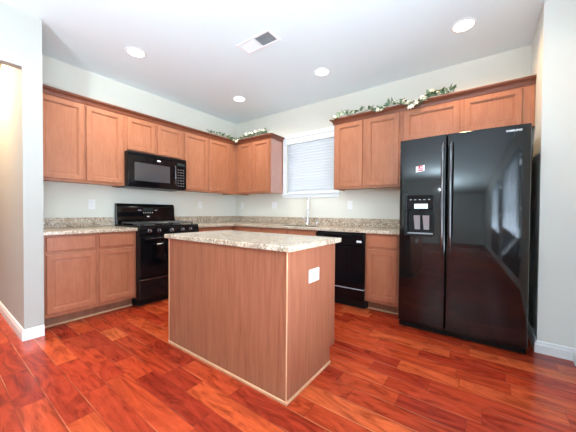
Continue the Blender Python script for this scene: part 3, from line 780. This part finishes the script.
for (a, b, c, d) in ((3.270, 3.276, 1.488, 1.502), (3.280, 3.288, 1.488, 1.500), (3.292, 3.297, 1.488, 1.504), (3.300, 3.306, 1.490, 1.502)):
    y_ = fyf((a+b)/2)-.0040; box(bm, (a, y_, c), (b, y_+.0015, d))
obj('white_print', bm, M_PLATE, mg)

# ---------------------------------------------------------------- ceiling fixtures
def downlight(x_, y_, power, label, color=WARM):
    t = thing('recessed_ceiling_light', (x_, y_, H), label, 'light', 'recessed ceiling lights')
    bm = bmesh.new(); lathe(bm, (x_, y_, H-.0005), (0,0,-1), [(0, .095), (.004, .094), (.006, .086), (.004, .078), (.0, .076)], 32); obj('trim_ring', bm, M_WHITE, t, smooth=True)
    bm = bmesh.new(); lathe(bm, (x_, y_, H-.0042), (0,0,-1), [(0, .0755), (.0012, .074), (.003, .05), (.0035, .001)], 32); obj('lens', bm, M_LAMP, t, smooth=True)
    l = area('lamp_glow', (x_, y_, H-.012), (0, 0, -1), .13, .13, power, color, 'DISK', math.radians(150))
    l.parent = t; l.location = (0, 0, -.012)
downlight(.842, -2.164, 11, 'round recessed ceiling light nearest the left wall, above the microwave side')
downlight(.879, -.756, 8, 'round recessed ceiling light nearest the corner of the two walls')
downlight(2.212, -.723, 5, 'round recessed ceiling light in front of the window')
downlight(3.584, -.690, 7, 'round recessed ceiling light above the refrigerator', (1.0, .66, .36))
downlight(-.10, -3.32, 42, 'round recessed ceiling light in the hall beyond the left opening', (1.0, .70, .42))
vx0, vx1, vy0, vy1 = 1.768, 2.180, -1.646, -1.462
t = thing('ceiling_vent', ((vx0+vx1)/2, (vy0+vy1)/2, H), 'rectangular white ceiling air vent with louvres between the recessed lights', 'vent')
bm = bmesh.new(); f = .024; z0, z1 = H-.008, H-.0005
for a, b, c, d in ((vx0, vx1, vy0, vy0+f), (vx0, vx1, vy1-f, vy1), (vx0, vx0+f, vy0+f, vy1-f), (vx1-f, vx1, vy0+f, vy1-f)): box(bm, (a, c, z0), (b, d, z1), .001)
xm = (vx0+vx1)/2; box(bm, (xm-.008, vy0+f, z0), (xm+.008, vy1-f, z1)); obj('frame', bm, M_WHITE, t)
obj('duct', B((vx0+f, vy0+f, H-.0015), (vx1-f, vy1-f, H-.0005)), M_DUCT, t)
for (a, b, tilt) in ((vx0+f+.001, xm-.009, 1), (xm+.009, vx1-f-.001, -1)):
    bm = bmesh.new()
    n_ = 13
    for k in range(n_):
        x_ = a+(b-a)*(k+.5)/n_; dx, dz = .0042*tilt*-1, .0028
        wd = .0062
        if tilt == 1: p = [(x_-.0058, H-.0075), (x_+.0052, H-.0030)]
        else: p = [(x_-.0030, H-.0024), (x_+.0018, H-.0078)]
        vs = []
        for y_ in (vy0+f, vy1-f):
            for (px_, pz_) in (p[0], p[1], (p[1][0], p[1][1]+.0009), (p[0][0], p[0][1]+.0009)): vs.append(bm.verts.new((px_, y_, pz_)))
        for q in ((0,1,2,3),(4,7,6,5),(0,4,5,1),(1,5,6,2),(2,6,7,3),(3,7,4,0)): bm.faces.new([vs[i] for i in q])
    obj('louvres', bm, M_WHITE, t)

# ---------------------------------------------------------------- garlands
def leaf(bm, p, d, nrm, L, W_, mi):
    d = d.normalized(); s = d.cross(nrm).normalized(); up = s.cross(d).normalized()
    prof = [(0, .12), (.25, .8), (.5, 1), (.75, .65), (1, .04)]
    rows = []
    for f, wv in prof:
        c = p+d*(L*f)+up*(L*.22*math.sin(PI*f)-L*.12*f)
        rows.append((bm.verts.new(c-s*W_*wv*.5+up*W_*.12), bm.verts.new(c-up*.0), bm.verts.new(c+s*W_*wv*.5+up*W_*.12)))
    for a, b in zip(rows, rows[1:]):
        for k in (0, 1):
            fc = bm.faces.new((a[k], a[k+1], b[k+1], b[k])); fc.material_index = mi; fc.smooth = True
def rv(): return Vector((random.uniform(-1, 1), random.uniform(-1, 1), random.uniform(-1, 1))).normalized()
def garland(path, flowers, bare, label, loc, dens=95, face=Vector((0, -1, .4))):
    t = thing('flower_garland', loc, label, 'garland')
    P_ = [Vector(p) for p in path]; seg = [(b-a).length for a, b in zip(P_, P_[1:])]; tot = sum(seg)
    def at(s):
        s = max(0, min(tot-1e-5, s))
        for a, b, l in zip(P_, P_[1:], seg):
            if s <= l: return a.lerp(b, s/l), (b-a).normalized()
            s -= l
        return P_[-1], (P_[-1]-P_[-2]).normalized()
    bm = bmesh.new(); K = int(tot/.03)
    pts = [at(tot*k/K)[0]+rv()*.004 for k in range(K+1)]; tube(bm, pts, .0035, 6); obj('vine', bm, M_TWIG, t, smooth=True)
    bm = bmesh.new()
    for k in range(int(tot*dens)):
        s = random.uniform(0, tot); p, d = at(s)
        for (a, b, fr_) in bare:
            if a < s/tot < b and random.random() < fr_: break
        else:
            dr_ = rv(); dr_.z = abs(dr_.z)*.8-.1; dr_ = (dr_+d*random.uniform(-.7, .7)+face*.25)
            leaf(bm, p+rv()*.010+Vector((0, 0, .004)), dr_, Vector((0, 0, 1))+rv()*.5, random.uniform(.045, .085), random.uniform(.020, .032), random.choice((0, 1, 1)))
    obj('leaves', bm, [M_LEAF, M_LEAF2], t)
    for (fs, dx, dz, R_) in flowers:
        p, d = at(fs*tot); c = p+face.normalized()*.028+Vector((0, 0, dz))+d*dx
        nrm = (face+rv()*.35).normalized(); _, u, v = frame_uv(nrm)
        bm = bmesh.new()
        for k in range(6):
            a = 2*PI*k/6+random.uniform(-.1, .1); dd_ = u*math.cos(a)+v*math.sin(a)
            leaf(bm, c, dd_+nrm*.35, nrm, R_*.95, R_*.36, 0)
        fl = obj('flower', bm, M_CREAM, t)
        bm = bmesh.new(); lathe(bm, c-nrm*.001, nrm, [(0, .005), (.006, .006), (.009, .002)], 8); obj('flower_centre', bm, M_YEL, fl)
    return t
ZC = 2.290
right = [(2.185, -.372, 2.250), (2.235, -.345, ZC+.004), (2.42, -.330, ZC+.004), (2.58, -.335, ZC+.006), (2.66, -.366, ZC-.004), (2.73, -.374, 2.245), (2.80, -.372, 2.250), (2.86, -.345, ZC+.006),
         (2.98, -.335, ZC+.006), (3.05, -.368, 2.255), (3.12, -.376, 2.215), (3.20, -.374, 2.235), (3.28, -.350, ZC+.004), (3.40, -.335, ZC+.004), (3.50, -.345, ZC+.004)]
garland(right, [(.03, 0, 0, .034), (.05, .01, -.015, .028), (.09, 0, .01, .022), (.20, 0, .01, .018), (.29, 0, .005, .018), (.37, 0, .01, .022), (.43, 0, -.005, .034), (.46, 0, -.02, .028), (.56, 0, .012, .028), (.60, 0, 0, .024),
        (.65, 0, .02, .036), (.67, 0, -.005, .036), (.69, 0, .02, .036), (.70, 0, -.03, .036), (.72, 0, -.015, .036), (.745, 0, .005, .034), (.79, 0, .022, .038), (.81, 0, .0, .032), (.86, 0, .035, .030), (.90, 0, .01, .022)], [(.08, .33, .55), (.87, .93, .4)],
        'cream flower and leaf garland draped on the moulding right of the window', (2.85, -.35, 2.20), dens=150)
left = [(.350, -.88, ZC+.004), (.345, -.70, ZC+.004), (.350, -.52, ZC+.004), (.372, -.42, 2.262), (.385, -.372, 2.235), (.42, -.372, 2.245), (.52, -.352, ZC+.004), (.72, -.345, ZC+.006), (.92, -.342, ZC+.006), (1.08, -.345, ZC+.004)]
garland(left, [(.40, 0, .01, .030), (.44, 0, -.005, .034), (.47, 0, .0, .026), (.55, 0, .02, .028), (.62, 0, .03, .034), (.68, 0, .03, .030), (.73, 0, .02, .028), (.78, 0, .04, .032), (.86, 0, .045, .032), (.92, 0, .03, .026), (.96, 0, .02, .02), (.28, 0, .015, .020), (.12, 0, .01, .018)],
        [(.0, .3, .45)], 'cream flower and leaf garland lying over the cabinet corner left of the window', (.37, -.37, 2.20), dens=130, face=Vector((.6, -.8, .4)))
